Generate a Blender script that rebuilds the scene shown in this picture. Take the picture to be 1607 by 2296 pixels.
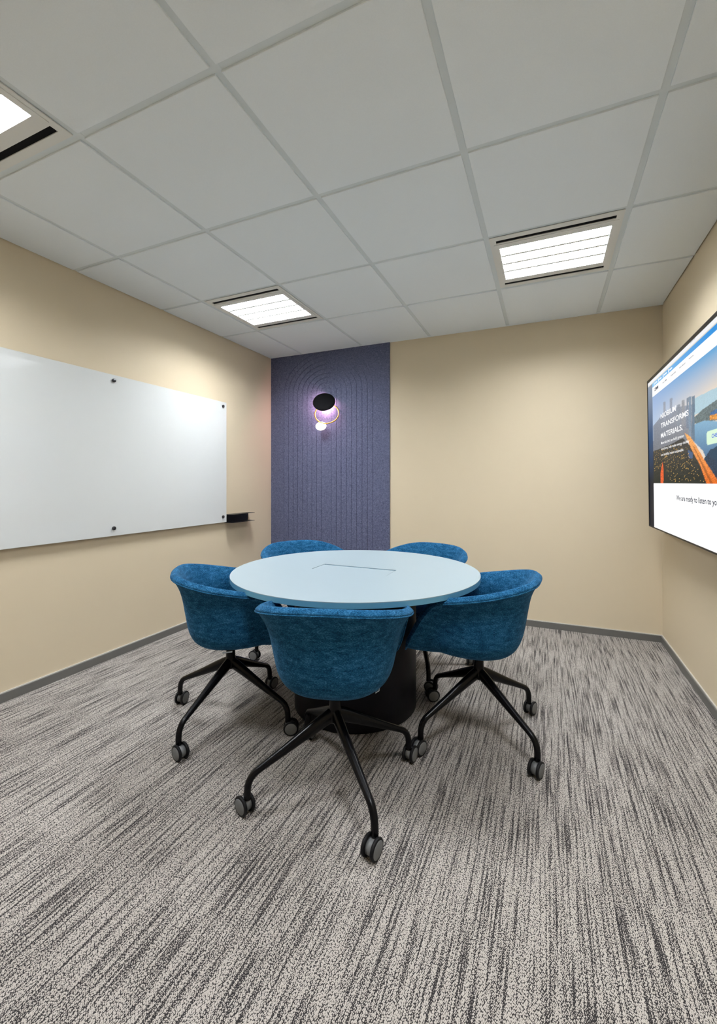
import bpy, bmesh, math, random
import numpy as np
from mathutils import Vector, Matrix

random.seed(7)
scene = bpy.context.scene
for o in list(bpy.data.objects):
    bpy.data.objects.remove(o)
C = scene.collection

# ---------------------------------------------------------------- camera, world, exposure
TILE = 0.684                       # ceiling grid pitch
CAM = (0.9967, -3.1547, 1.2214)
YAW = math.radians(23.741)         # turned to the left of the room axis
FPX, CXP, CYP, IW, IH = 963.66, 802.83, 1081.69, 1607.0, 2296.0
cd = bpy.data.cameras.new('camera')
cam = bpy.data.objects.new('camera', cd)
C.objects.link(cam)
cam.location = CAM
cam.rotation_euler = (math.radians(90), 0, YAW)
cd.sensor_fit = 'HORIZONTAL'
cd.sensor_width = 36.0
cd.lens = 36.0 * FPX / IW
cd.shift_x = (IW / 2 - CXP) / IW
cd.shift_y = (CYP - IH / 2) / IW
cd.clip_start = 0.02
scene.camera = cam

w = bpy.data.worlds.new('world')
scene.world = w
w.use_nodes = True
w.node_tree.nodes['Background'].inputs[0].default_value = (0.5, 0.5, 0.5, 1)
w.node_tree.nodes['Background'].inputs[1].default_value = 0.05

vs = scene.view_settings
vs.view_transform = 'Standard'
vs.look = 'None'
vs.exposure = 0.0
vs.gamma = 1.0
vs.use_curve_mapping = False
scene.cycles.use_denoising = True
scene.cycles.max_bounces = 6
scene.cycles.diffuse_bounces = 4
scene.cycles.glossy_bounces = 3
scene.cycles.adaptive_threshold = 0.04
scene.cycles.sample_clamp_indirect = 6.0
LAMP = 86.0                       # radiance of the luminaires' lamp rows

# room shell
XL, XR, YB, YF, H = -1.776, 1.803, 0.787, -4.15, 2.581

# ---------------------------------------------------------------- colour and materials
def lin(c):
    c = c / 255.0
    return c / 12.92 if c <= 0.04045 else ((c + 0.055) / 1.055) ** 2.4

def rgb(r, g, b):
    return (lin(r), lin(g), lin(b), 1.0)

def new_mat(name):
    m = bpy.data.materials.new(name)
    m.use_nodes = True
    nt = m.node_tree
    return m, nt, nt.nodes['Principled BSDF']

def plain(name, col, rough=0.5, metal=0.0, spec=0.5, grain=0.0, scale=40.0, coat=0.0, bump=0.0):
    m, nt, p = new_mat(name)
    p.inputs['Roughness'].default_value = rough
    p.inputs['Metallic'].default_value = metal
    p.inputs['Specular IOR Level'].default_value = spec
    p.inputs['Coat Weight'].default_value = coat
    p.inputs['Coat Roughness'].default_value = 0.03
    tc = nt.nodes.new('ShaderNodeTexCoord')
    nz = nt.nodes.new('ShaderNodeTexNoise')
    nz.inputs['Scale'].default_value = scale
    nz.inputs['Detail'].default_value = 2
    nt.links.new(tc.outputs['Object'], nz.inputs['Vector'])
    mix = nt.nodes.new('ShaderNodeMix')
    mix.data_type = 'RGBA'
    mix.inputs[6].default_value = tuple(x * (1 - grain) for x in col[:3]) + (1,)
    mix.inputs[7].default_value = tuple(min(1, x * (1 + grain)) for x in col[:3]) + (1,)
    nt.links.new(nz.outputs['Fac'], mix.inputs[0])
    nt.links.new(mix.outputs[2], p.inputs['Base Color'])
    if bump:
        b = nt.nodes.new('ShaderNodeBump')
        b.inputs['Strength'].default_value = bump
        b.inputs['Distance'].default_value = 0.002
        nt.links.new(nz.outputs['Fac'], b.inputs['Height'])
        nt.links.new(b.outputs[0], p.inputs['Normal'])
    return m

def emit(name, col, strength):
    m, nt, p = new_mat(name)
    p.inputs['Base Color'].default_value = (0.8, 0.8, 0.8, 1)
    p.inputs['Emission Color'].default_value = col
    p.inputs['Emission Strength'].default_value = strength
    return m

def print_mat(name, col, strength=1.0):
    m, nt, p = new_mat(name)
    p.inputs['Base Color'].default_value = (0, 0, 0, 1)
    p.inputs['Specular IOR Level'].default_value = 0.0
    p.inputs['Emission Color'].default_value = col
    p.inputs['Emission Strength'].default_value = strength
    m.cycles.emission_sampling = 'NONE'
    return m

M = {}
M['wall'] = plain('wall_paint', (0.655, 0.56, 0.405, 1), 0.6, grain=0.015, scale=3, spec=0.25)
M['tile'] = plain('ceiling_tile_board', (0.835, 0.885, 0.915, 1), 0.9, grain=0.03, scale=260, spec=0.1, bump=0.06)
M['tee'] = plain('ceiling_grid_paint', (0.70, 0.75, 0.765, 1), 0.6, grain=0.01, spec=0.2)
M['plenum'] = plain('plenum_dark', (0.02, 0.02, 0.02, 1), 0.9)
M['skirt'] = plain('skirting_aluminium', (0.175, 0.172, 0.162, 1), 0.42, metal=0.35, grain=0.04, scale=20)
M['skirt_cap'] = plain('skirting_cap', (0.62, 0.60, 0.56, 1), 0.35, metal=0.2, grain=0.02)
M['white_metal'] = plain('white_powder_coat', (0.74, 0.74, 0.71, 1), 0.45, grain=0.01, spec=0.3)
M['slot'] = plain('slot_black', (0.006, 0.006, 0.007, 1), 0.8, spec=0.1)
M['louvre'] = plain('louvre_aluminium', (0.86, 0.87, 0.88, 1), 0.25, metal=0.35, grain=0.02)
M['lamp'] = emit('fluorescent_lamp', (0.97, 1.0, 1.035, 1), LAMP)
M['board'] = plain('white_glass', (0.645, 0.665, 0.66, 1), 0.75, grain=0.0, spec=0.1, coat=0.5)
M['steel'] = plain('dark_steel', (0.05, 0.05, 0.055, 1), 0.3, metal=0.8, grain=0.05)
M['chrome'] = plain('satin_chrome', (0.6, 0.6, 0.6, 1), 0.25, metal=1.0, grain=0.02)
M['black_sheet'] = plain('black_powder_coat', (0.007, 0.007, 0.008, 1), 0.45, grain=0.1)
M['black_leg'] = plain('black_aluminium', (0.003, 0.003, 0.0038, 1), 0.27, grain=0.1, spec=0.16)
M['tyre'] = plain('black_tyre', (0.005, 0.005, 0.006, 1), 0.55, grain=0.1, spec=0.2)
M['castor'] = plain('grey_castor_plastic', (0.135, 0.14, 0.142, 1), 0.45, grain=0.04)
M['tag'] = plain('woven_tag', (0.60, 0.70, 0.80, 1), 0.6, grain=0.05)
M['table_top'] = plain('pale_blue_laminate', (0.305, 0.378, 0.415, 1), 0.42, grain=0.008, scale=8, spec=0.35)
M['table_edge'] = plain('blue_edge_band', (0.098, 0.285, 0.425, 1), 0.45, grain=0.03, scale=30)
M['table_base'] = plain('dark_table_drum', (0.013, 0.012, 0.017, 1), 0.45, grain=0.08, scale=12, spec=0.13)
M['sconce_black'] = plain('sconce_black', (0.004, 0.004, 0.005, 1), 0.7, grain=0.1, spec=0.08)
M['brass'] = plain('brass', (0.62, 0.34, 0.05, 1), 0.28, metal=0.9, grain=0.05)
M['sconce_lamp'] = emit('sconce_led', (1.0, 0.55, 0.66, 1), 240.0)
M['opal'] = emit('opal_disc', (1.0, 0.90, 0.86, 1), 3.0)
M['tv_body'] = plain('tv_bezel', (0.012, 0.010, 0.009, 1), 0.4, grain=0.1, spec=0.15)

def fabric():
    m, nt, p = new_mat('blue_heathered_felt')
    N, L = nt.nodes, nt.links
    tc = N.new('ShaderNodeTexCoord')
    mp = N.new('ShaderNodeMapping')
    mp.inputs['Scale'].default_value = (1, 1, 2.6)
    n1 = N.new('ShaderNodeTexNoise')
    n1.inputs['Scale'].default_value = 170
    n1.inputs['Detail'].default_value = 5
    n1.inputs['Roughness'].default_value = 0.7
    n2 = N.new('ShaderNodeTexNoise')
    n2.inputs['Scale'].default_value = 26
    n2.inputs['Detail'].default_value = 3
    L.new(tc.outputs['Object'], mp.inputs[0])
    L.new(mp.outputs[0], n1.inputs['Vector'])
    L.new(mp.outputs[0], n2.inputs['Vector'])
    add = N.new('ShaderNodeMath')
    add.operation = 'MULTIPLY_ADD'
    add.inputs[1].default_value = 0.35
    L.new(n2.outputs['Fac'], add.inputs[0])
    L.new(n1.outputs['Fac'], add.inputs[2])
    cr = N.new('ShaderNodeValToRGB')
    cr.color_ramp.elements[0].position = 0.48
    cr.color_ramp.elements[0].color = (0.0015, 0.016, 0.042, 1)
    cr.color_ramp.elements[1].position = 0.92
    cr.color_ramp.elements[1].color = (0.062, 0.215, 0.390, 1)
    e = cr.color_ramp.elements.new(0.68)
    e.color = (0.0070, 0.069, 0.160, 1)
    L.new(add.outputs[0], cr.inputs[0])
    L.new(cr.outputs[0], p.inputs['Base Color'])
    p.inputs['Roughness'].default_value = 0.95
    p.inputs['Specular IOR Level'].default_value = 0.1
    p.inputs['Sheen Weight'].default_value = 0.12
    p.inputs['Sheen Roughness'].default_value = 0.4
    p.inputs['Sheen Tint'].default_value = (0.25, 0.55, 0.85, 1)
    b = N.new('ShaderNodeBump')
    b.inputs['Strength'].default_value = 0.35
    b.inputs['Distance'].default_value = 0.002
    L.new(n1.outputs['Fac'], b.inputs['Height'])
    L.new(b.outputs[0], p.inputs['Normal'])
    return m
M['fabric'] = fabric()

def felt():
    m, nt, p = new_mat('slate_blue_felt')
    N, L = nt.nodes, nt.links
    tc = N.new('ShaderNodeTexCoord')
    n1 = N.new('ShaderNodeTexNoise')
    n1.inputs['Scale'].default_value = 88
    n1.inputs['Detail'].default_value = 5
    n1.inputs['Roughness'].default_value = 0.75
    n1.inputs['Distortion'].default_value = 1.2
    L.new(tc.outputs['Object'], n1.inputs['Vector'])
    cr = N.new('ShaderNodeValToRGB')
    cr.color_ramp.elements[0].position = 0.36
    cr.color_ramp.elements[0].color = (0.046, 0.050, 0.092, 1)
    cr.color_ramp.elements[1].position = 0.68
    cr.color_ramp.elements[1].color = (0.160, 0.176, 0.272, 1)
    L.new(n1.outputs['Fac'], cr.inputs[0])
    L.new(cr.outputs[0], p.inputs['Base Color'])
    p.inputs['Roughness'].default_value = 0.95
    p.inputs['Specular IOR Level'].default_value = 0.1
    b = N.new('ShaderNodeBump')
    b.inputs['Strength'].default_value = 0.4
    b.inputs['Distance'].default_value = 0.002
    L.new(n1.outputs['Fac'], b.inputs['Height'])
    L.new(b.outputs[0], p.inputs['Normal'])
    return m
M['felt'] = felt()

def carpet():
    m, nt, p = new_mat('striated_loop_carpet')
    N, L = nt.nodes, nt.links
    tc = N.new('ShaderNodeTexCoord')
    def mapped(sx, sy):
        mp = N.new('ShaderNodeMapping')
        mp.inputs['Scale'].default_value = (sx, sy, 1)
        L.new(tc.outputs['Object'], mp.inputs[0])
        return mp.outputs[0]
    def noise(vec, detail=3, rough=0.6):
        n = N.new('ShaderNodeTexNoise')
        n.inputs['Scale'].default_value = 1.0
        n.inputs['Detail'].default_value = detail
        n.inputs['Roughness'].default_value = rough
        L.new(vec, n.inputs['Vector'])
        return n.outputs['Fac']
    def math_(op, a, b, c=None):
        n = N.new('ShaderNodeMath')
        n.operation = op
        for i, v in enumerate((a, b, c)):
            if v is None:
                continue
            if isinstance(v, (int, float)):
                n.inputs[i].default_value = v
            else:
                L.new(v, n.inputs[i])
        return n.outputs[0]
    # loops: small yarn tufts in slanting rows, dark in the gaps between them
    mp = N.new('ShaderNodeMapping')
    mp.inputs['Scale'].default_value = (285, 225, 1)
    mp.inputs['Rotation'].default_value = (0, 0, 0.55)
    L.new(tc.outputs['Object'], mp.inputs[0])
    vor = N.new('ShaderNodeTexVoronoi')
    vor.voronoi_dimensions = '2D'
    vor.inputs['Scale'].default_value = 1.0
    vor.inputs['Randomness'].default_value = 0.72
    L.new(mp.outputs[0], vor.inputs['Vector'])
    sep = N.new('ShaderNodeSeparateColor')
    L.new(vor.outputs['Color'], sep.inputs[0])
    tuft = sep.outputs[0]
    # lengthwise streaks in which dark yarn comes up
    s1 = noise(mapped(135, 3.6), 2, 0.55)
    s2 = noise(mapped(9, 1.3), 3, 0.6)
    st = math_('MULTIPLY_ADD', s2, 0.25, s1)                 # about 0.62 on average
    thr = math_('MULTIPLY', math_('MAXIMUM', math_('SUBTRACT', st, 0.625), -0.05), 2.35)
    v = math_('SUBTRACT', math_('MULTIPLY_ADD', tuft, 0.32, math_('MULTIPLY', vor.outputs['Distance'], -1.45)), thr)
    v = math_('ADD', v, 0.54)
    cr = N.new('ShaderNodeValToRGB')
    el = cr.color_ramp.elements
    el[0].position = 0.40
    el[0].color = (0.030, 0.028, 0.029, 1)
    el[1].position = 0.72
    el[1].color = (0.470, 0.435, 0.400, 1)
    a = el.new(0.50); a.color = (0.150, 0.138, 0.132, 1)
    a = el.new(0.56); a.color = (0.355, 0.325, 0.298, 1)
    L.new(math_('MULTIPLY_ADD', v, 0.62, 0.5), cr.inputs[0])
    L.new(cr.outputs[0], p.inputs['Base Color'])
    p.inputs['Roughness'].default_value = 0.95
    p.inputs['Specular IOR Level'].default_value = 0.05
    b = N.new('ShaderNodeBump')
    b.inputs['Strength'].default_value = 0.5
    b.inputs['Distance'].default_value = 0.003
    b.invert = True
    L.new(vor.outputs['Distance'], b.inputs['Height'])
    L.new(b.outputs[0], p.inputs['Normal'])
    return m
M['carpet'] = carpet()

# ---------------------------------------------------------------- mesh helpers
def link_mesh(name, bm, mat, parent=None, smooth=False, loc=None):
    me = bpy.data.meshes.new(name)
    bm.to_mesh(me)
    bm.free()
    if smooth:
        for p in me.polygons:
            p.use_smooth = True
    me.materials.append(M[mat] if isinstance(mat, str) else mat)
    o = bpy.data.objects.new(name, me)
    C.objects.link(o)
    if parent is not None:
        o.parent = parent
    if loc is not None:
        o.location = loc
    return o

def add_box(bm, x0, x1, y0, y1, z0, z1):
    v = [bm.verts.new((x, y, z)) for z in (z0, z1) for x, y in ((x0, y0), (x1, y0), (x1, y1), (x0, y1))]
    for f in ((3, 2, 1, 0), (4, 5, 6, 7), (0, 1, 5, 4), (1, 2, 6, 5), (2, 3, 7, 6), (3, 0, 4, 7)):
        bm.faces.new([v[i] for i in f])
    return v

def box(name, ext, mat, parent=None, bevel=0.0):
    bm = bmesh.new()
    add_box(bm, *ext)
    if bevel:
        bmesh.ops.bevel(bm, geom=bm.edges[:], offset=bevel, segments=2, affect='EDGES')
    return link_mesh(name, bm, mat, parent)

def add_lathe(bm, prof, seg=32, cx=0.0, cy=0.0, cap=True):
    rings = []
    for r, z in prof:
        rings.append([bm.verts.new((cx + r * math.cos(2 * math.pi * k / seg), cy + r * math.sin(2 * math.pi * k / seg), z)) for k in range(seg)])
    for a, b in zip(rings, rings[1:]):
        for k in range(seg):
            bm.faces.new((a[k], a[(k + 1) % seg], b[(k + 1) % seg], b[k]))
    if cap:
        bm.faces.new(rings[0][::-1])
        bm.faces.new(rings[-1])
    bmesh.ops.recalc_face_normals(bm, faces=bm.faces[:])

def add_sweep(bm, pts, radii, seg=12, side=None, closed=False, cap=True):
    """tube along pts; radii = (half width sideways, half height)"""
    n = len(pts)
    P = [Vector(p) for p in pts]
    rings = []
    prev = None
    for i in range(n):
        if closed:
            t = (P[(i + 1) % n] - P[i - 1]).normalized()
        else:
            t = (P[min(i + 1, n - 1)] - P[max(i - 1, 0)]).normalized()
        if side is not None:
            s = Vector(side)
        elif prev is None:
            s = t.orthogonal()
        else:
            s = prev
        s = (s - t * s.dot(t)).normalized()
        prev = s
        u = t.cross(s)
        rx, ry = radii[i] if isinstance(radii, list) else radii
        rings.append([bm.verts.new(P[i] + s * (rx * math.cos(2 * math.pi * k / seg)) + u * (ry * math.sin(2 * math.pi * k / seg))) for k in range(seg)])
    m = n if closed else n - 1
    for i in range(m):
        a, b = rings[i], rings[(i + 1) % n]
        for k in range(seg):
            bm.faces.new((a[k], a[(k + 1) % seg], b[(k + 1) % seg], b[k]))
    if cap and not closed:
        bm.faces.new(rings[0][::-1])
        bm.faces.new(rings[-1])
    bmesh.ops.recalc_face_normals(bm, faces=bm.faces[:])

def catmull(pts, n, closed=False):
    P = [np.array(p, float) for p in pts]
    m = len(P)
    out = []
    spans = m if closed else m - 1
    for i in range(spans):
        if closed:
            p0, p1, p2, p3 = P[i - 1], P[i], P[(i + 1) % m], P[(i + 2) % m]
        else:
            p0, p1, p2, p3 = P[max(i - 1, 0)], P[i], P[i + 1], P[min(i + 2, m - 1)]
        for k in range(n):
            t = k / n
            out.append(0.5 * ((2 * p1) + (-p0 + p2) * t + (2 * p0 - 5 * p1 + 4 * p2 - p3) * t * t + (-p0 + 3 * p1 - 3 * p2 + p3) * t ** 3))
    if not closed:
        out.append(P[-1])
    return out

def plate_with_holes(bm, outer, holes, z0, z1):
    """extruded plate in XY; loops are lists of (x, y)"""
    def loop(pts, z):
        vs_ = [bm.verts.new((x, y, z)) for x, y in pts]
        es = [bm.edges.new((vs_[i], vs_[(i + 1) % len(vs_)])) for i in range(len(vs_))]
        return vs_, es
    top, bot, et, eb = [], [], [], []
    for pts in [outer] + holes:
        v, e = loop(pts, z1); top.append(v); et += e
        v, e = loop(pts, z0); bot.append(v); eb += e
    bmesh.ops.triangle_fill(bm, edges=et, use_beauty=True)
    bmesh.ops.triangle_fill(bm, edges=eb, use_beauty=True)
    for a, b in zip(top, bot):
        n = len(a)
        for i in range(n):
            bm.faces.new((a[i], b[i], b[(i + 1) % n], a[(i + 1) % n]))
    bmesh.ops.recalc_face_normals(bm, faces=bm.faces[:])

def thing(name, label, cat, loc=(0, 0, 0), rz=0.0, group=None):
    o = bpy.data.objects.new(name, None)
    C.objects.link(o)
    o.empty_display_size = 0.1
    o.location = loc
    o.rotation_euler = (0, 0, rz)
    tag(o, label, cat, group)
    return o

def tag(o, label, cat, group=None):
    o['label'] = label
    o['category'] = cat
    if group:
        o['group'] = group
    return o

def structure(o, label=None):
    o['kind'] = 'structure'
    if label:
        o['label'] = label
    return o

def rounded_rect(x0, x1, y0, y1, r, n=6):
    pts = []
    for cx, cy, a in ((x1 - r, y1 - r, 0), (x0 + r, y1 - r, 90), (x0 + r, y0 + r, 180), (x1 - r, y0 + r, 270)):
        for k in range(n + 1):
            t = math.radians(a + 90 * k / n)
            pts.append((cx + r * math.cos(t), cy + r * math.sin(t)))
    return pts

# ---------------------------------------------------------------- room shell
T = 0.12
structure(box('floor', (XL - T, XR + T, YF - T, YB + T, -0.1, 0.0), 'carpet'), 'grey and charcoal striated loop carpet')
structure(box('wall_left', (XL - T, XL, YF - T, YB + T, 0.0, H + 0.2), 'wall'), 'plain beige painted wall behind the whiteboard')
structure(box('wall_right', (XR, XR + T, YF - T, YB + T, 0.0, H + 0.2), 'wall'), 'plain beige painted wall behind the television')
structure(box('wall_back', (XL, XR, YB, YB + T, 0.0, H + 0.2), 'wall'), 'plain beige painted end wall beside the felt panel')
structure(box('wall_front', (XL, XR, YF - T, YF, 0.0, H + 0.2), 'wall'), 'plain beige wall behind the viewer')

PANEL_X1 = -0.400
def skirting(name, ext, cap):
    o = structure(box(name, ext, 'skirt', bevel=0.0015))
    box('cap_strip', cap, 'skirt_cap', o)
    return o
SH, ST_ = 0.056, 0.014
skirting('baseboard_left', (XL, XL + ST_, YF, YB - 0.016, 0, SH - 0.006), (XL, XL + ST_ * 0.55, YF, YB - 0.016, SH - 0.006, SH))
skirting('baseboard_right', (XR - ST_, XR, YF, YB, 0, SH - 0.006), (XR - ST_ * 0.55, XR, YF, YB, SH - 0.006, SH))
skirting('baseboard_back', (PANEL_X1 + 0.002, XR - ST_ - 0.0005, YB - ST_, YB, 0, SH - 0.006), (PANEL_X1 + 0.002, XR - ST_ * 0.55, YB - ST_ * 0.55, YB, SH - 0.006, SH))
skirting('baseboard_front', (XL + ST_, XR - ST_, YF, YF + ST_, 0, SH - 0.006), (XL + ST_, XR - ST_, YF, YF + ST_ * 0.55, SH - 0.006, SH))

# suspended ceiling: dark plenum board > tiles, tee bars, wall angle
ceil = structure(box('ceiling', (XL, XR, YF, YB, H + 0.13, H + 0.16), 'plenum'), 'suspended grid ceiling of pale grey tiles')
BAR = 0.027
cols = [XL] + [TILE * (c - 3) for c in range(1, 6)] + [XR]
rows = [YF] + [-TILE * k for k in range(5, -1, -1)] + [YB]
LIGHTS = {(1, -2), (4, -2), (1, 3), (4, 3)}          # (column, row) cells with luminaires
nrow = len(rows) - 1
light_cells = []
for ci in range(len(cols) - 1):
    for ri in range(nrow):
        x0, x1 = cols[ci], cols[ci + 1]
        y0, y1 = rows[ri], rows[ri + 1]
        g = BAR / 2
        a0 = x0 + (g if ci > 0 else 0.006)
        a1 = x1 - (g if ci < len(cols) - 2 else 0.006)
        b0 = y0 + (g if ri > 0 else 0.006)
        b1 = y1 - (g if ri < nrow - 1 else BAR)
        if ci in (1, 4) and (ri == nrow - 2 or ri == nrow - 5):
            light_cells.append((ci, ri, a0, a1, b0, b1))
            continue
        bm = bmesh.new()
        add_box(bm, a0, a1, b0, b1, H - 0.007, H + 0.012)
        dn = [e for e in bm.edges if all(abs(v.co.z - (H - 0.007)) < 1e-6 for v in e.verts)]
        bmesh.ops.bevel(bm, geom=dn, offset=0.0015, segments=1, affect='EDGES')
        link_mesh('ceiling_tile', bm, 'tile', ceil)
for x in cols[1:-1]:
    box('tee_bar', (x - BAR / 2 - 0.004, x + BAR / 2 + 0.004, YF, YB - 0.0005, H, H + 0.004), 'tee', ceil)
for y in rows[1:-1]:
    box('tee_bar', (XL, XR, y - BAR / 2 - 0.004, y + BAR / 2 + 0.004, H + 0.0006, H + 0.0046), 'tee', ceil)
box('wall_angle', (XL, XR, YB - BAR - 0.004, YB - 0.0005, H - 0.0025, H + 0.0025), 'tile', ceil)

# ---------------------------------------------------------------- luminaires
lum_labels = {
    (1, nrow - 2): 'recessed louvred ceiling light nearest the felt wall panel, above the left wall corner',
    (4, nrow - 2): 'recessed louvred ceiling light nearest the television, in front of the bare end wall',
    (1, nrow - 5): 'recessed louvred ceiling light cut by the left picture edge above the whiteboard',
    (4, nrow - 5): 'recessed louvred ceiling light above the viewer on the television side',
}
def luminaire(ci, ri, a0, a1, b0, b1):
    cx, cy = (a0 + a1) / 2, (b0 + b1) / 2
    hx, hy = (a1 - a0) / 2 - 0.001, (b1 - b0) / 2 - 0.001
    zf = -0.006
    t = thing('ceiling_light', lum_labels[(ci, ri)], 'ceiling light', (cx, cy, H), 0, 'louvred lights set into the ceiling grid')
    ox, oy = hx * 0.86, hy * 0.625
    def rect(x0, x1, y0, y1):
        return [(x0, y0), (x1, y0), (x1, y1), (x0, y1)]
    sl = hy * 0.845
    sh = 0.015
    bm = bmesh.new()
    plate_with_holes(bm, rect(-hx, hx, -hy, hy), [rect(-ox, ox, -oy, oy), rect(-hx * 0.90, hx * 0.90, sl - sh, sl + sh), rect(-hx * 0.90, hx * 0.90, -sl - sh, -sl + sh)], zf, zf + 0.004)
    link_mesh('frame', bm, 'white_metal', t)
    # raised rim round the louvre door
    bm = bmesh.new()
    plate_with_holes(bm, rect(-hx * 0.945, hx * 0.945, -oy - 0.045, oy + 0.045), [rect(-ox, ox, -oy, oy)], zf - 0.0025, zf)
    link_mesh('louvre_door', bm, 'white_metal', t)
    for s in (-1, 1):
        box('air_slot', (-hx * 0.91, hx * 0.91, s * sl - 0.016, s * sl + 0.016, zf + 0.0042, zf + 0.03), 'slot', t)
    # reflector tray
    bm = bmesh.new()
    D = 0.060
    add_box(bm, -ox - 0.004, -ox, -oy, oy, zf + 0.004, D)
    add_box(bm, ox, ox + 0.004, -oy, oy, zf + 0.004, D)
    add_box(bm, -ox - 0.004, ox + 0.004, -oy - 0.004, -oy, zf + 0.004, D)
    add_box(bm, -ox - 0.004, ox + 0.004, oy, oy + 0.004, zf + 0.004, D)
    add_box(bm, -ox - 0.004, ox + 0.004, -oy - 0.004, oy + 0.004, D, D + 0.004)
    link_mesh('reflector_tray', bm, 'louvre', t)
    pitch = 2 * oy / 4
    for k in range(1, 4):
        y = -oy + pitch * k
        bm = bmesh.new()
        vs_ = [bm.verts.new(p) for p in ((-ox, y - 0.0095, -0.004), (ox, y - 0.0095, -0.004), (ox, y + 0.0095, -0.004), (-ox, y + 0.0095, -0.004),
                                         (-ox, y - 0.0015, 0.018), (ox, y - 0.0015, 0.018), (ox, y + 0.0015, 0.018), (-ox, y + 0.0015, 0.018))]
        for f in ((3, 2, 1, 0), (4, 5, 6, 7), (0, 1, 5, 4), (1, 2, 6, 5), (2, 3, 7, 6), (3, 0, 4, 7)):
            bm.faces.new([vs_[i] for i in f])
        link_mesh('louvre_blade', bm, 'white_metal', t)
    ncr = 12
    for k in range(1, ncr):
        x = -ox + 2 * ox * k / ncr
        box('cross_blade', (x - 0.0012, x + 0.0012, -oy, oy, -0.002, 0.014), 'louvre', t)
    for k in range(4):
        y = -oy + pitch * (k + 0.5)
        bm = bmesh.new()
        add_box(bm, -ox + 0.004, ox - 0.004, y - 0.040, y + 0.040, 0.023, 0.034)
        link_mesh('lamp_row', bm, 'lamp', t)
for a in light_cells:
    luminaire(*a)

# ---------------------------------------------------------------- felt wall panel with routed arches
def felt_panel():
    t = thing('felt_wall_panel', 'slate blue felt wall panel with routed concentric arches', 'wall panel', (0, 0, 0))
    yb0 = YB - 0.0088
    box('backing', (XL + 0.002, PANEL_X1, yb0, YB - 0.0005, 0.0, H + 0.01), 'felt', t)
    yf0 = YB - 0.013
    zc = 2.165
    cx = -1.090
    radii = [0.056 + 0.0575 * k for k in range(9)]
    g = 0.0015
    def arch(r, n=40):
        pts = [(cx - r, 0.0)]
        pts += [(cx + r * math.cos(math.pi - math.pi * k / n), zc + r * 0.80 * math.sin(math.pi * k / n)) for k in range(n + 1)]
        pts += [(cx + r, 0.0)]
        return pts
    def extr(name, pts):
        bm = bmesh.new()
        a = [bm.verts.new((x, yf0, z)) for x, z in pts]
        b = [bm.verts.new((x, yb0, z)) for x, z in pts]
        ea = [bm.edges.new((a[i], a[(i + 1) % len(a)])) for i in range(len(a))]
        bmesh.ops.triangle_fill(bm, edges=ea, use_beauty=True)
        for i in range(len(a)):
            bm.faces.new((a[i], a[(i + 1) % len(a)], b[(i + 1) % len(a)], b[i]))
        bmesh.ops.recalc_face_normals(bm, faces=bm.faces[:])
        return link_mesh(name, bm, 'felt', t)
    extr('arch_core', arch(radii[0] - g))
    for r0, r1 in zip(radii, radii[1:]):
        extr('arch_band', arch(r1 - g) + arch(r0 + g)[::-1])
    x0, x1, zt = XL + 0.002, PANEL_X1, H + 0.01
    extr('outer_field', arch(radii[-1] + g)[::-1] + [(x0, 0.0), (x0, zt), (x1, zt), (x1, 0.0)])
felt_panel()

# ---------------------------------------------------------------- wall lamp
def sconce():
    y = YB - 0.013
    x0, z0 = -1.072, 2.045
    t = thing('wall_lamp', 'wall lamp with black disc shade, brass ring and glowing opal disc', 'wall lamp', (x0, y, z0))
    # local frame: x right, y into the wall, z up; the discs lean back against the wall and turn a little to the room
    lean = (math.radians(61), 0, math.radians(20))
    bm = bmesh.new()
    add_lathe(bm, [(0.030, 0.0), (0.030, 0.010), (0.027, 0.012)], 24)
    o = link_mesh('wall_rose', bm, 'sconce_black', t, True)
    o.rotation_euler = (math.radians(90), 0, 0)
    o.location = (-0.005, 0, 0.03)
    bm = bmesh.new()
    add_sweep(bm, [(-0.005, -0.008, 0.03), (-0.010, -0.060, 0.0)], (0.007, 0.007), 10)
    link_mesh('arm', bm, 'sconce_black', t, True)
    # brass ring
    bm = bmesh.new()
    add_sweep(bm, [(0.122 * math.cos(2 * math.pi * k / 56), 0.122 * math.sin(2 * math.pi * k / 56), 0) for k in range(56)], (0.0055, 0.0055), 10, closed=True, side=(0, 0, 1))
    o = link_mesh('ring', bm, 'brass', t, True)
    o.rotation_euler = lean
    o.location = (0.026, -0.072, -0.128)
    # black shade: shallow dish, its open side to the wall and down
    bm = bmesh.new()
    add_lathe(bm, [(0.004, 0.010), (0.060, 0.009), (0.095, 0.004), (0.113, -0.004), (0.115, -0.008), (0.110, -0.010), (0.060, -0.004), (0.004, -0.003)], 48)
    o = link_mesh('disc_shade', bm, 'sconce_black', t, True)
    o.rotation_euler = lean
    o.location = (-0.010, -0.069, 0.0)
    bm = bmesh.new()
    add_lathe(bm, [(0.050, -0.008), (0.050, -0.013), (0.040, -0.015)], 32)
    link_mesh('led_plate', bm, 'sconce_lamp', o, True)
    # opal disc carried by the ring
    bm = bmesh.new()
    add_lathe(bm, [(0.004, 0.012), (0.040, 0.010), (0.050, 0.004), (0.054, -0.002), (0.049, -0.008), (0.004, -0.010)], 40)
    o = link_mesh('opal_disc', bm, 'opal', t, True)
    o.rotation_euler = lean
    o.location = (-0.028, -0.098, -0.252)
sconce()

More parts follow.
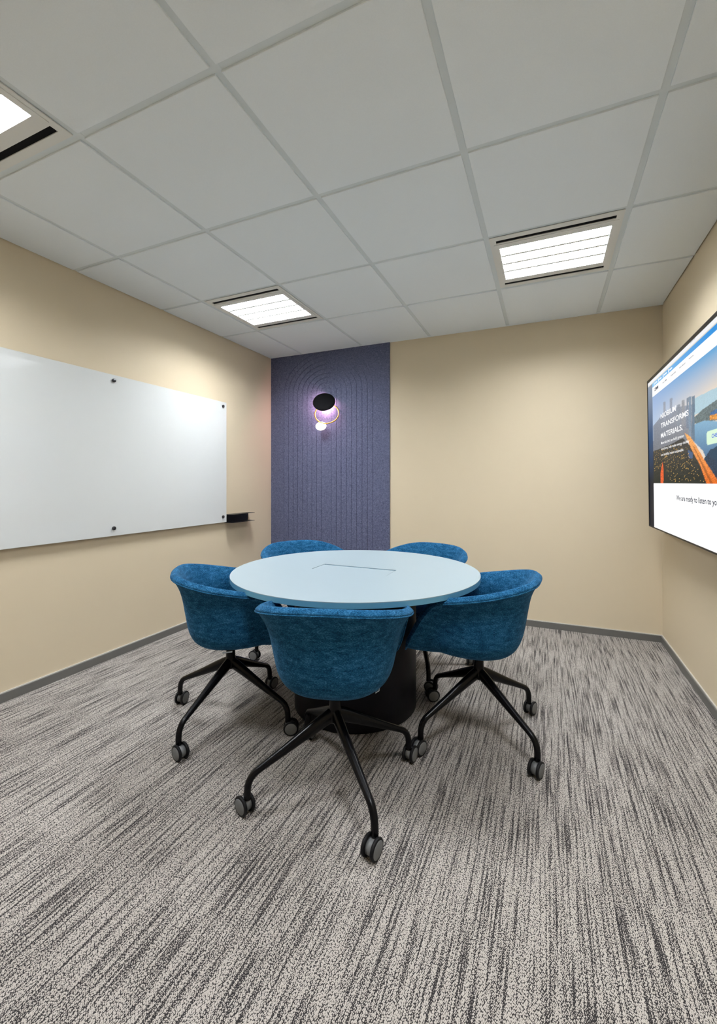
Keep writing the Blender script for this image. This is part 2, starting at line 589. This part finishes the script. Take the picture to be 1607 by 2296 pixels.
# ---------------------------------------------------------------- whiteboard and tray
def whiteboard():
    xb = XL + 0.026
    y0, y1, z0, z1 = -2.262, 0.023, 0.852, 1.964
    t = thing('whiteboard', 'white glass whiteboard on steel stand-off pins along the left wall', 'whiteboard', (XL, (y0 + y1) / 2, z0))
    my = (y0 + y1) / 2
    bm = bmesh.new()
    add_box(bm, 0.026, 0.033, y0 - my, y1 - my, 0, z1 - z0)
    bmesh.ops.bevel(bm, geom=bm.edges[:], offset=0.001, segments=1, affect='EDGES')
    link_mesh('glass_panel', bm, 'board', t)
    for py in (-0.026, -1.118, -2.210):
        for pz in (1.925, 0.905):
            bm = bmesh.new()
            add_lathe(bm, [(0.009, 0.0), (0.009, 0.026), (0.013, 0.033), (0.013, 0.042), (0.011, 0.044)], 20)
            o = link_mesh('standoff_pin', bm, 'steel', t, True)
            o.rotation_euler = (0, math.radians(90), 0)
            o.location = (0, py - my, pz - z0)
whiteboard()

def tray():
    y0, y1 = 0.032, 0.376
    z0, z1 = 0.843, 0.922
    dep = 0.098
    t = thing('marker_tray', 'small black sheet metal marker holder beside the whiteboard corner', 'marker holder', (XL, y0, z0))
    L_, hh = y1 - y0, z1 - z0
    box('back_plate', (0.0005, 0.003, 0, L_, 0, hh), 'black_sheet', t)
    def circ(x, y, r):
        return [(x + r * math.cos(2 * math.pi * k / 12), y + r * math.sin(2 * math.pi * k / 12)) for k in range(12)]
    outer = rounded_rect(-0.03, dep, 0, L_, 0.022)
    outer = [(max(x, 0.003), y) for x, y in outer]
    outer = [p for i, p in enumerate(outer) if p != outer[i - 1]]
    holes = [circ(0.055, L_ * f, 0.009) for f in (0.42, 0.58, 0.74, 0.90)]
    bm = bmesh.new()
    plate_with_holes(bm, outer, holes, hh - 0.002, hh)
    link_mesh('top_plate', bm, 'black_sheet', t)
    bm = bmesh.new()
    plate_with_holes(bm, outer, holes, 0, 0.002)
    link_mesh('bottom_plate', bm, 'black_sheet', t)
    bm = bmesh.new()
    add_lathe(bm, [(0.005, 0.0), (0.005, 0.002), (0.003, 0.003)], 12)
    o = link_mesh('screw', bm, 'chrome', t, True)
    o.rotation_euler = (0, math.radians(90), 0)
    o.location = (0.003, L_ - 0.03, hh * 0.72)
tray()

# ---------------------------------------------------------------- television
TVX0 = XR - 0.125       # screen plane at the bottom edge
TV_Y0, TV_Z0, TV_Z1, TV_W, TILT = 0.0, 0.0, 0.0, 0.0, 0.0
cosw, sinw = math.cos(-YAW), math.sin(-YAW)
def px_ray(u, v):
    a = (u - CXP) / FPX
    b = (CYP - v) / FPX
    return np.array([a * cosw + sinw, -a * sinw + cosw, b])
camv = np.array(CAM)
def px_on_x(u, v, x):
    d = px_ray(u, v)
    return camv + d * (x - camv[0]) / d[0]
def to_px(P):
    d = P - camv
    xr = d[..., 0] * cosw - d[..., 1] * sinw
    zf = d[..., 0] * sinw + d[..., 1] * cosw
    return CXP + FPX * xr / zf, CYP - FPX * d[..., 2] / zf

pb = px_on_x(1455.5, 1179.5, TVX0)
TV_YL = float(pb[1])
TV_ZB = float(pb[2])
d_ = px_ray(1451.0, 858.0)
pt = camv + d_ * (TV_YL - camv[1]) / d_[1]
TV_ZT = float(pt[2]) + 0.008
TV_LEAN = float(TVX0 - pt[0])            # how far the top leans into the room
TV_HT = TV_ZT - TV_ZB
TV_WD = 2.12
def tv_point(a, b, off=0.0):
    """a metres rightwards from left edge, b metres up from the bottom edge, off metres out of the screen"""
    return np.array([TVX0 - TV_LEAN * b / TV_HT - off, TV_YL - a, TV_ZB + b])
def px_to_tv(u, v):
    # intersect the pixel's ray with the leaning screen plane
    d = px_ray(u, v)
    n = np.array([1.0, 0.0, TV_LEAN / TV_HT])
    p0 = tv_point(0, 0)
    s = np.dot(n, p0 - camv) / np.dot(n, d)
    p = camv + d * s
    return TV_YL - p[1], p[2] - TV_ZB

def television():
    t = thing('television', 'large wall-mounted television showing a website with a city skyline', 'television', (XR, TV_YL - TV_WD / 2, TV_ZB))
    inv = Matrix.Translation(-Vector(t.location))
    def mk(name, verts, faces, mat, parent=t, smooth=False):
        me = bpy.data.meshes.new(name)
        me.from_pydata([tuple(inv @ Vector(v)) for v in verts], [], faces)
        me.materials.append(M[mat] if isinstance(mat, str) else mat)
        o = bpy.data.objects.new(name, me)
        C.objects.link(o)
        o.parent = parent
        return o
    hexf = [(3, 2, 1, 0), (4, 5, 6, 7), (0, 1, 5, 4), (1, 2, 6, 5), (2, 3, 7, 6), (3, 0, 4, 7)]
    def slab(name, a0, a1, b0, b1, o0, o1, mat):
        v = [tv_point(a, b, o) for o in (o0, o1) for a, b in ((a0, b0), (a1, b0), (a1, b1), (a0, b1))]
        return mk(name, v, hexf, mat)
    slab('housing', 0.0, TV_WD, 0.0, TV_HT, -0.035, -0.002, 'tv_body')
    bz = 0.013
    slab('bezel', 0.0, TV_WD, TV_HT - 0.020, TV_HT, -0.002, 0.003, 'tv_body')
    slab('bezel', 0.0, TV_WD, 0.0, 0.008, -0.002, 0.003, 'tv_body')
    slab('bezel', 0.0, 0.014, 0.008, TV_HT - 0.020, -0.002, 0.003, 'tv_body')
    slab('bezel', TV_WD - 0.014, TV_WD, 0.008, TV_HT - 0.020, -0.002, 0.003, 'tv_body')
    # wall bracket
    v = []
    bm = bmesh.new()
    bxc = XR - t.location.x
    add_box(bm, -0.085, 0.0, -0.22, 0.22, TV_HT * 0.38, TV_HT * 0.62)
    link_mesh('wall_bracket', bm, 'steel', t)

    # ---- the picture on the screen, painted face by face
    NA, NB = 230, 330
    A = np.linspace(0.014, TV_WD - 0.014, NA)
    B = np.linspace(0.008, TV_HT - 0.020, NB)
    aa, bb = np.meshgrid(A, B)
    pts = np.stack([TVX0 - TV_LEAN * bb / TV_HT, TV_YL - aa, TV_ZB + bb], -1)
    uu, vv = to_px(pts)
    def L3(c):
        return np.array([lin(c[0]), lin(c[1]), lin(c[2])])
    img = np.zeros(aa.shape + (3,))
    rng = np.random.RandomState(3)
    def inside(poly):
        res = np.zeros(uu.shape, bool)
        n = len(poly)
        for i in range(n):
            x0, y0 = poly[i]
            x1, y1 = poly[(i + 1) % n]
            if y0 == y1:
                continue
            c = ((y0 > vv) != (y1 > vv)) & (uu < (x1 - x0) * (vv - y0) / (y1 - y0) + x0)
            res ^= c
        return res
    def st(u, v):
        return px_to_tv(u, v)
    hero_t = st(1464, 889.5)[1]          # upper edge of the photograph
    hero_b = st(1467, 1084)[1]
    nav_t = st(1464, 868)[1]
    blue_t = st(1464, 859)[1]
    strip_a = st(1464, 1000)[0]
    # sky
    k = np.clip((hero_t - bb) / (hero_t - hero_b), 0, 1)[..., None]
    h = np.clip((aa - strip_a) / 1.5, 0, 1)[..., None]
    top = L3((150, 176, 216)) * (1 - h) + L3((70, 160, 214)) * h
    mid = L3((176, 196, 222)) * (1 - h) + L3((246, 222, 190)) * h
    img[:] = top * np.clip(1 - k * 3.0, 0, 1) + mid * np.clip(k * 3.0, 0, 1)
    def paint(poly, col, noise=0.0, mixf=1.0, col2=None):
        m = inside(poly)
        base = np.broadcast_to(L3(col), img.shape).copy()
        if col2 is not None:
            ys = [p[1] for p in poly]
            f = np.clip((vv - min(ys)) / (max(ys) - min(ys)), 0, 1)[..., None]
            base = L3(col) * (1 - f) + L3(col2) * f
        if noise:
            base = base * (1 + noise * (rng.rand(*uu.shape)[..., None] * 2 - 1))
        img[m] = img[m] * (1 - mixf) + base[m] * mixf
    paint([(1557, 893), (1607, 868), (1720, 812), (1720, 905), (1607, 908), (1557, 930)], (176, 204, 216), 0.06)
    paint([(1556, 936), (1575, 918), (1607, 896), (1720, 830), (1720, 960), (1607, 942), (1580, 946), (1557, 950)], (108, 122, 124), 0.35)
    paint([(1592, 925), (1607, 917), (1720, 880), (1720, 935), (1607, 932), (1593, 936)], (70, 110, 160), 0.3)
    paint([(1590, 932), (1607, 927), (1607, 940), (1590, 942)], (225, 150, 70), 0.5)
    paint([(1545, 955), (1580, 943), (1607, 944), (1720, 950), (1720, 1050), (1600, 1050), (1590, 1045), (1575, 1010), (1550, 985)], (134, 176, 204), 0.05, col2=(52, 88, 132))
    # hazy city
    paint([(1464, 955), (1475, 942), (1488, 925), (1510, 915), (1557, 905), (1557, 985), (1545, 985), (1500, 1003), (1464, 1018)], (142, 150, 166), 0.22, 0.9, (104, 104, 108))
    for x0, x1, y0, y1, c in ((1487, 1491.5, 902, 945, (152, 158, 172)), (1501, 1507, 894, 935, (146, 154, 170)), (1517, 1525, 908, 955, (138, 146, 158)),
                              (1528, 1534, 898, 955, (150, 152, 158)), (1538.5, 1543, 893, 960, (122, 136, 154)), (1543.5, 1549.5, 890, 985, (126, 146, 166)),
                              (1551, 1557, 889, 990, (104, 126, 146))):
        paint([(x0, y0), (x1, y0 - 2), (x1, y1), (x0, y1)], c, 0.16, 0.92)
    # dusk parkland and lights
    paint([(1464, 1012), (1500, 998), (1530, 982), (1548, 1000), (1574, 1050), (1590, 1086), (1464, 1086)], (70, 68, 66), 0.5, 1.0, (26, 34, 30))
    paint([(1541, 1008), (1552, 1014), (1553, 1028), (1544, 1028)], (72, 96, 132))
    paint([(1577, 1030), (1592, 1008), (1612, 1002), (1720, 990), (1720, 1086), (1607, 1082)], (44, 62, 84), 0.4)
    paint([(1589, 1012), (1607, 1000), (1640, 1004), (1640, 1028), (1607, 1032), (1592, 1026)], (42, 70, 92), 0.1)
    paint([(1534, 970), (1547, 979), (1561, 1000), (1578, 1030), (1612, 1082), (1612, 1086), (1584, 1086), (1570, 1045), (1550, 1008)], (246, 176, 104), 0.3, 1.0, (222, 104, 20))
    paint([(1553, 1000), (1555, 1000), (1598, 1084), (1592, 1084)], (120, 60, 24), 0.3, 0.6)
    paint([(1481, 1086), (1480, 1062), (1485, 1035), (1487.5, 1055), (1487, 1086)], (224, 92, 40), 0.4)
    spark = (rng.rand(*uu.shape) > 0.955) & inside([(1466, 1012), (1500, 1000), (1530, 990), (1548, 1020), (1580, 1080), (1500, 1080), (1490, 1040), (1466, 1060)])
    img[spark] = L3((232, 186, 96))
    # the far side of the photograph goes on as its middle does
    j0 = int(np.argmin(np.abs(A - st(1640, 1000)[0])))
    for j in range(j0 + 1, NA):
        img[:, j] = img[:, max(j0 - (j - j0), 0)]
    # button
    ba, bbm = st(1583, 982)[0], st(1583, 982)[1]
    b_lo, b_hi = st(1607, 993)[1], st(1607, 960)[1]
    bh = (b_hi - b_lo) / 2
    bc = (b_hi + b_lo) / 2
    inb = (np.abs(bb - bc) < bh) & (aa > ba) & (aa < ba + 0.62)
    rr = bh * 0.8
    cornr = (aa < ba + rr) & (np.abs(bb - bc) > bh - rr) & ((aa - ba - rr) ** 2 + (np.abs(bb - bc) - bh + rr) ** 2 > rr * rr)
    img[inb & ~cornr] = L3((216, 242, 214))
    # page furniture
    page = aa > strip_a
    img[(bb < hero_b)] = 1.0
    img[(bb > hero_t)] = 1.0
    m = (bb > nav_t) & (bb <= blue_t)
    f = np.clip((aa - strip_a) / 1.2, 0, 1)[..., None]
    img[m] = (L3((138, 196, 238)) * (1 - f) + L3((44, 144, 220)) * f)[m]
    img[(bb > blue_t)] = L3((240, 240, 242))
    img[(bb > blue_t) & (bb < blue_t + 0.008)] = L3((216, 212, 202))
    m = (~page) & (bb < blue_t)
    f = np.clip((blue_t - bb) / (blue_t * 0.75), 0, 1)[..., None]
    strip = L3((140, 152, 168)) * np.clip(1 - f * 2.2, 0, 1) + L3((44, 78, 120)) * np.clip(1 - np.abs(f * 2.2 - 1), 0, 1) + L3((2, 14, 34)) * np.clip(f * 2.2 - 1, 0, 1)
    img[m] = strip[m]
    verts = pts.reshape(-1, 3)
    faces = []
    for j in range(NB - 1):
        for i in range(NA - 1):
            q = j * NA + i
            faces.append((q, q + NA, q + NA + 1, q + 1))
    me = bpy.data.meshes.new('screen')
    loc = np.array(t.location)
    me.from_pydata([tuple(p) for p in (verts - loc)], [], faces)
    ca = me.color_attributes.new('picture', 'FLOAT_COLOR', 'POINT')
    buf = np.concatenate([np.clip(img, 0, 1).reshape(-1, 3), np.ones((len(verts), 1))], 1).astype(np.float32).ravel()
    ca.data.foreach_set('color', buf)
    m_, nt, p = new_mat('screen_picture')
    at = nt.nodes.new('ShaderNodeAttribute')
    at.attribute_name = 'picture'
    nt.links.new(at.outputs['Color'], p.inputs['Emission Color'])
    p.inputs['Base Color'].default_value = (0.001, 0.001, 0.001, 1)
    p.inputs['Emission Strength'].default_value = 1.05
    m_.cycles.emission_sampling = 'NONE'
    p.inputs['Roughness'].default_value = 0.35
    p.inputs['Specular IOR Level'].default_value = 0.02
    me.materials.append(m_)
    scr = bpy.data.objects.new('screen', me)
    C.objects.link(scr)
    scr.parent = t

    # ---- lettering, flat on the screen
    white = print_mat('print_white', (1, 1, 1, 1), 1.05)
    navy = print_mat('print_navy', rgb(40, 48, 66))
    grey = print_mat('print_grey', rgb(92, 98, 112))
    blue = print_mat('print_blue', rgb(36, 70, 226))
    def text(body, a0, a1, b0, b1, mat, bold=0.0):
        """fit the text into the rectangle: left/right a0..a1, baseline b0, cap height to b1"""
        cu = bpy.data.curves.new('lettering', 'FONT')
        cu.body = body
        cu.size = 1.0
        cu.offset = bold
        cu.resolution_u = 3
        tmp = bpy.data.objects.new('lettering', cu)
        C.objects.link(tmp)
        dg = bpy.context.evaluated_depsgraph_get()
        me2 = bpy.data.meshes.new_from_object(tmp.evaluated_get(dg))
        bpy.data.objects.remove(tmp)
        bpy.data.curves.remove(cu)
        me2.name = 'lettering'
        co = np.empty(len(me2.vertices) * 3)
        me2.vertices.foreach_get('co', co)
        co = co.reshape(-1, 3)
        x0, x1 = co[:, 0].min(), co[:, 0].max()
        cap = 0.73
        a = a0 + (co[:, 0] - x0) / (x1 - x0) * (a1 - a0)
        b = b0 + co[:, 1] / cap * (b1 - b0)
        P = np.stack([TVX0 - TV_LEAN * b / TV_HT - 0.0012, TV_YL - a, TV_ZB + b], -1) - loc
        me2.vertices.foreach_set('co', P.ravel())
        me2.materials.clear()
        me2.materials.append(mat)
        o = bpy.data.objects.new('lettering', me2)
        C.objects.link(o)
        o.parent = scr
        return o
    def span(l_u, l_v0, l_v1, r_u, r_v):
        a0, b1 = st(l_u, l_v0)
        _, b0 = st(l_u, l_v1)
        a1, _ = st(r_u, r_v)
        return a0, a1, b0, b1
    text('NIOBIUM', *span(1481, 928.4, 939.4, 1515, 912), white, 0.018)
    text('TRANSFORMS', *span(1481.5, 949.5, 960.4, 1543.7, 924), white, 0.018)
    text('MATERIALS.', *span(1481.5, 971.4, 982.4, 1530.4, 955), white, 0.018)
    text('Materials that can build greener', *span(1482, 990.6, 996.6, 1534, 975), white, 0.006)
    text('structures, help make energy cleaner', *span(1482.4, 1004, 1009.5, 1545.5, 987), white, 0.006)
    text('and mobility more sustainable.', *span(1482.4, 1017, 1022.5, 1533, 1007), white, 0.006)
    a0, b1 = st(1595.9, 973.2)
    _, b0 = st(1595.9, 981.8)
    a1, _ = st(1607.5, 972)
    text('CHE', a0, a1, b0, b1, blue, 0.02)
    a0, a1, b0, b1 = span(1516.4, 1109.5, 1121, 1607, 1122)
    text('We are ready to listen to yo', a0, a1, b0, b1, navy, 0.012)
    text('CBMM', *span(1467, 870.5, 878, 1475.8, 869), navy, 0.03)
    text('About CBMM', *span(1485.3, 857, 860.5, 1494.5, 851), grey, 0.01)
    text('Sustainability', *span(1503.7, 840.5, 844.5, 1515.5, 833), grey, 0.01)
    text('About Niobium', *span(1522.8, 823, 827, 1536.5, 813), grey, 0.01)
    text('Products', *span(1544.3, 803, 806.8, 1555, 797), grey, 0.01)
    text('cbmm.com', *span(1547.5, 767.5, 770, 1558.5, 759), grey, 0.01)
    for u0, v0, u1 in ((1466, 861, 1473), (1475.5, 852, 1483), (1486, 843, 1495), (1498, 832, 1507)):
        a0, b0 = st(u0, v0 + 1.2)
        a1, _ = st(u1, v0)
        zc = (nav_t + blue_t) / 2
        for aa0, aa1, hb in ((a0, a0 + (a1 - a0) * 0.18, 0.010), (a0 + (a1 - a0) * 0.32, a1, 0.004)):
            mk('bookmark_mark', [tv_point(aa0, zc - hb, 0.001), tv_point(aa1, zc - hb, 0.001), tv_point(aa1, zc + hb, 0.001), tv_point(aa0, zc + hb, 0.001)], [(3, 2, 1, 0)], white, scr)
television()

# ---------------------------------------------------------------- table
TC = (0.010, -0.950)
TR, TZ, TTH = 0.677, 0.735, 0.026
def table():
    t = thing('round_table', 'round pale blue meeting table on a dark drum base', 'table', (TC[0], TC[1], 0))
    n = 128
    outer = [(TR * math.cos(2 * math.pi * k / n), TR * math.sin(2 * math.pi * k / n)) for k in range(n)]
    hx0, hx1, hy0, hy1 = -0.229, 0.221, -0.092, 0.064
    hole = [(hx0, hy0), (hx1, hy0), (hx1, hy1), (hx0, hy1)]
    bm = bmesh.new()
    plate_with_holes(bm, outer, [hole], TZ - 0.003, TZ)
    link_mesh('tabletop', bm, 'table_top', t)
    bm = bmesh.new()
    plate_with_holes(bm, outer, [hole], TZ - TTH, TZ - 0.003)
    link_mesh('edge_band', bm, 'table_edge', t)
    # cable hatch, set a little below the top, with a finger gap at the far side
    lid = box('cable_hatch', (hx0 + 0.0035, hx1 - 0.0035, hy0 + 0.0012, hy1 - 0.014, TZ - 0.022, TZ - 0.0012), 'table_top', t)
    box('hatch_tray', (hx0, hx1, hy0, hy1, TZ - TTH - 0.03, TZ - 0.0245), 'table_edge', t)
    # drum
    R = 0.338
    bm = bmesh.new()
    add_lathe(bm, [(R - 0.02, 0.0), (R, 0.004), (R, 0.30), (R, TZ - TTH - 0.045)], 96)
    link_mesh('drum_base', bm, 'table_base', t, True)
    o = t.children[-1]
    bm = bmesh.new()
    add_lathe(bm, [(R + 0.09, TZ - TTH - 0.045), (R + 0.09, TZ - TTH - 0.031), (R + 0.09, TZ - TTH)], 64)
    link_mesh('support_plate', bm, 'black_sheet', t)
table()

# ---------------------------------------------------------------- chairs
ZB = 0.400
def make_shell():
    half = [(0.0, -0.284, 0.776), (0.135, -0.272, 0.772), (0.230, -0.217, 0.759), (0.294, -0.112, 0.735), (0.314, 0.010, 0.711),
            (0.311, 0.085, 0.697), (0.303, 0.135, 0.680), (0.291, 0.182, 0.632), (0.277, 0.224, 0.566), (0.259, 0.265, 0.495), (0.228, 0.298, 0.440),
            (0.130, 0.318, 0.420), (0.0, 0.322, 0.416)]
    full = half + [(-x, y, z) for x, y, z in half[-2:0:-1]]
    rim = catmull(full, 3, closed=True)
    wall = [(0, 0), (.26, .0), (.46, .02), (.62, .09), (.72, .215), (.775, .44), (.835, .72), (.905, .88), (1, 1)]
    lip = [(0, 0), (.30, .02), (.54, .14), (.68, .30), (.79, .48), (.88, .66), (.94, .82), (.975, .92), (1, 1)]
    nt_ = 14
    def prof(tpl):
        c = catmull([(a, b, 0) for a, b in tpl], 8)
        # resample by arc length
        c = np.array(c)[:, :2]
        d = np.r_[0, np.cumsum(np.hypot(*np.diff(c, axis=0).T))]
        q = np.linspace(0, d[-1], nt_ + 1)
        return np.stack([np.interp(q, d, c[:, 0]), np.interp(q, d, c[:, 1])], 1)
    pw, pl = prof(wall), prof(lip)
    bm = bmesh.new()
    cy0 = 0.02
    center = bm.verts.new((0, cy0, ZB))
    rings = []
    for j in range(1, nt_ + 1):
        ring = []
        for p in rim:
            f = (p[2] - 0.42) / (0.70 - 0.42)
            f = max(0.0, min(1.0, f))
            f = f * f * (3 - 2 * f)
            q = pw[j] * f + pl[j] * (1 - f)
            x = p[0] * q[0]
            y = cy0 + (p[1] - cy0) * q[0]
            z = ZB + (p[2] - ZB) * q[1]
            ring.append(bm.verts.new((x, y, z)))
        rings.append(ring)
    n = len(rim)
    for k in range(n):
        bm.faces.new((center, rings[0][(k + 1) % n], rings[0][k]))
    for a, b in zip(rings, rings[1:]):
        for k in range(n):
            bm.faces.new((a[k], a[(k + 1) % n], b[(k + 1) % n], b[k]))
    bm.normal_update()
    down = [f for f in bm.faces if center in f.verts][0].normal.z
    if down > 0:
        bmesh.ops.reverse_faces(bm, faces=bm.faces[:])
    me = bpy.data.meshes.new('seat_shell')
    bm.to_mesh(me)
    bm.free()
    for p in me.polygons:
        p.use_smooth = True
    me.materials.append(M['fabric'])
    return me, rim

shell_me, RIM = make_shell()
bm = bmesh.new()
rc = np.array([0, 0.02, 0.0])
pts = []
for p in RIM:
    d = p - rc
    d[2] = 0
    d = d / np.linalg.norm(d)
    pts.append(tuple(p - d * 0.0030 + np.array([0, 0, -0.0075])))
add_sweep(bm, pts, (0.0034, 0.0034), 8, closed=True, side=(0, 0, 1))
seam_me = bpy.data.meshes.new('seam_piping')
bm.to_mesh(seam_me); bm.free()
for p in seam_me.polygons:
    p.use_smooth = True
seam_me.materials.append(M['fabric'])

def mesh_of(fn, mat, name, smooth=True):
    b = bmesh.new()
    fn(b)
    me = bpy.data.meshes.new(name)
    b.to_mesh(me)
    b.free()
    if smooth:
        for p in me.polygons:
            p.use_smooth = True
    me.materials.append(M[mat])
    return me

LEG_R = 0.346
hub_me = mesh_of(lambda b: add_lathe(b, [(0.0225, ZB + 0.004), (0.0225, 0.345), (0.0235, 0.325), (0.027, 0.305), (0.032, 0.288), (0.032, 0.272), (0.020, 0.262)], 28), 'black_leg', 'swivel_column')
def leg_fn(b):
    path = catmull([(0.004, 0, 0.294), (0.04, 0, 0.281), (0.10, 0, 0.253), (0.20, 0, 0.205), (0.285, 0, 0.165), (0.322, 0, 0.145), (0.340, 0, 0.120), (LEG_R, 0, 0.092), (LEG_R, 0, 0.060)], 4)
    rad = []
    for p in path:
        x = p[0]
        k = max(0.0, min(1.0, x / 0.30))
        hh = 0.018 * (1 - k) ** 1.2 + 0.0128
        ww = 0.021 * (1 - k) + 0.0135 * k
        rad.append((ww, hh))
    add_sweep(b, [tuple(p) for p in path], rad, 14, side=(0, 1, 0))
leg_me = mesh_of(leg_fn, 'black_leg', 'leg')
# castor: local z up from floor, axle along x, stem at the origin, wheels trail along +y
WR, TRAIL = 0.034, 0.016
def castor_body(b):
    add_lathe(b, [(0.0098, 0.026), (0.0112, 0.034), (0.0112, 0.061)], 18)
    ring = []
    add_sweep(b, [(-0.012, TRAIL, WR), (0.012, TRAIL, WR)], [(0.026, 0.024), (0.026, 0.024)], 24, side=(0, 1, 0))
castor_me = mesh_of(castor_body, 'castor', 'castor')
def wheel_fn(b):
    add_lathe(b, [(WR * 0.80, -0.0055), (WR * 0.97, -0.0045), (WR, -0.001), (WR, 0.003), (WR * 0.95, 0.0055), (WR * 0.80, 0.0062)], 40)
    for v in b.verts:
        v.co = Vector((v.co.z, v.co.x * 1.06, v.co.y))
wheel_me = mesh_of(wheel_fn, 'tyre', 'wheel')
def cap_fn(b):
    add_lathe(b, [(WR * 0.79, 0.0040), (WR * 0.79, 0.0064), (WR * 0.72, 0.0076), (0.002, 0.0084)], 32)
    for v in b.verts:
        v.co = Vector((v.co.z, v.co.x * 1.06, v.co.y))
cap_me = mesh_of(cap_fn, 'castor', 'wheel_cap')
tag_me = mesh_of(lambda b: add_box(b, -0.0012, 0.0012, -0.022, 0.022, -0.010, 0.008), 'tag', 'care_tag', False)

def inst(name, me, parent, loc=(0, 0, 0), rot=(0, 0, 0)):
    o = bpy.data.objects.new(name, me)
    C.objects.link(o)
    o.parent = parent
    o.location = loc
    o.rotation_euler = rot
    return o

def chair(label, x, y, face, leg0, axles):
    """face: heading of the open front; leg0: heading of first leg; axles: headings of each castor's axle"""
    t = thing('swivel_chair', label, 'chair', (x, y, 0), 0, 'blue felt tub chairs round the table')
    rz = math.radians(face - 90)
    s = inst('seat_shell', shell_me, t, rot=(0, 0, rz))
    so = s.modifiers.new('thickness', 'SOLIDIFY')
    so.thickness = 0.030
    so.offset = -1
    so.use_even_offset = True
    so.edge_crease_outer = 0.75
    so.edge_crease_inner = 0.45
    su = s.modifiers.new('smooth', 'SUBSURF')
    su.levels = 1
    su.render_levels = 2
    inst('seam_piping', seam_me, s)
    inst('care_tag', tag_me, s, (0.1745, -0.02, 0.4105), (0, math.radians(55), 0))
    inst('swivel_column', hub_me, t)
    for k in range(4):
        a = math.radians(leg0 + 90 * k)
        inst('leg', leg_me, t, rot=(0, 0, a))
        ax = math.radians(axles[k])
        sx, sy = LEG_R * math.cos(a), LEG_R * math.sin(a)
        # trail direction is square to the axle, outwards from the chair
        tx, ty = -math.sin(ax), math.cos(ax)
        if tx * math.cos(a) + ty * math.sin(a) < 0:
            ax += math.pi
        c = inst('castor', castor_me, t, (sx, sy, 0), (0, 0, ax))
        for sgn in (1, -1):
            w_ = inst('wheel', wheel_me, c, (sgn * 0.0175, TRAIL, WR), (0, 0, 0 if sgn > 0 else math.pi))
            inst('wheel_cap', cap_me, c, (sgn * 0.0175, TRAIL, WR), (0, 0, 0 if sgn > 0 else math.pi))
    return t

chair('blue tub chair nearest the viewer, its back turned to us', 0.216, -1.612, 107, 49, [-9, 0, -107, -11])
chair('blue tub chair at the left, side-on beside the whiteboard wall', -0.503, -1.384, 42, 0.5, [-60, -5, 12, -104])
chair('blue tub chair at the right, side-on nearest the television', 0.690, -0.992, 177, 51, [-23, -56, -22, -21])
chair('blue tub chair behind the table, back rim against the beige end wall', 0.215, -0.375, -107, 25, [-160, 60, -40, -100])
chair('blue tub chair behind the table, back rim against the felt panel', -0.522, -0.577, -35, 26, [20, 80, -85, -30])
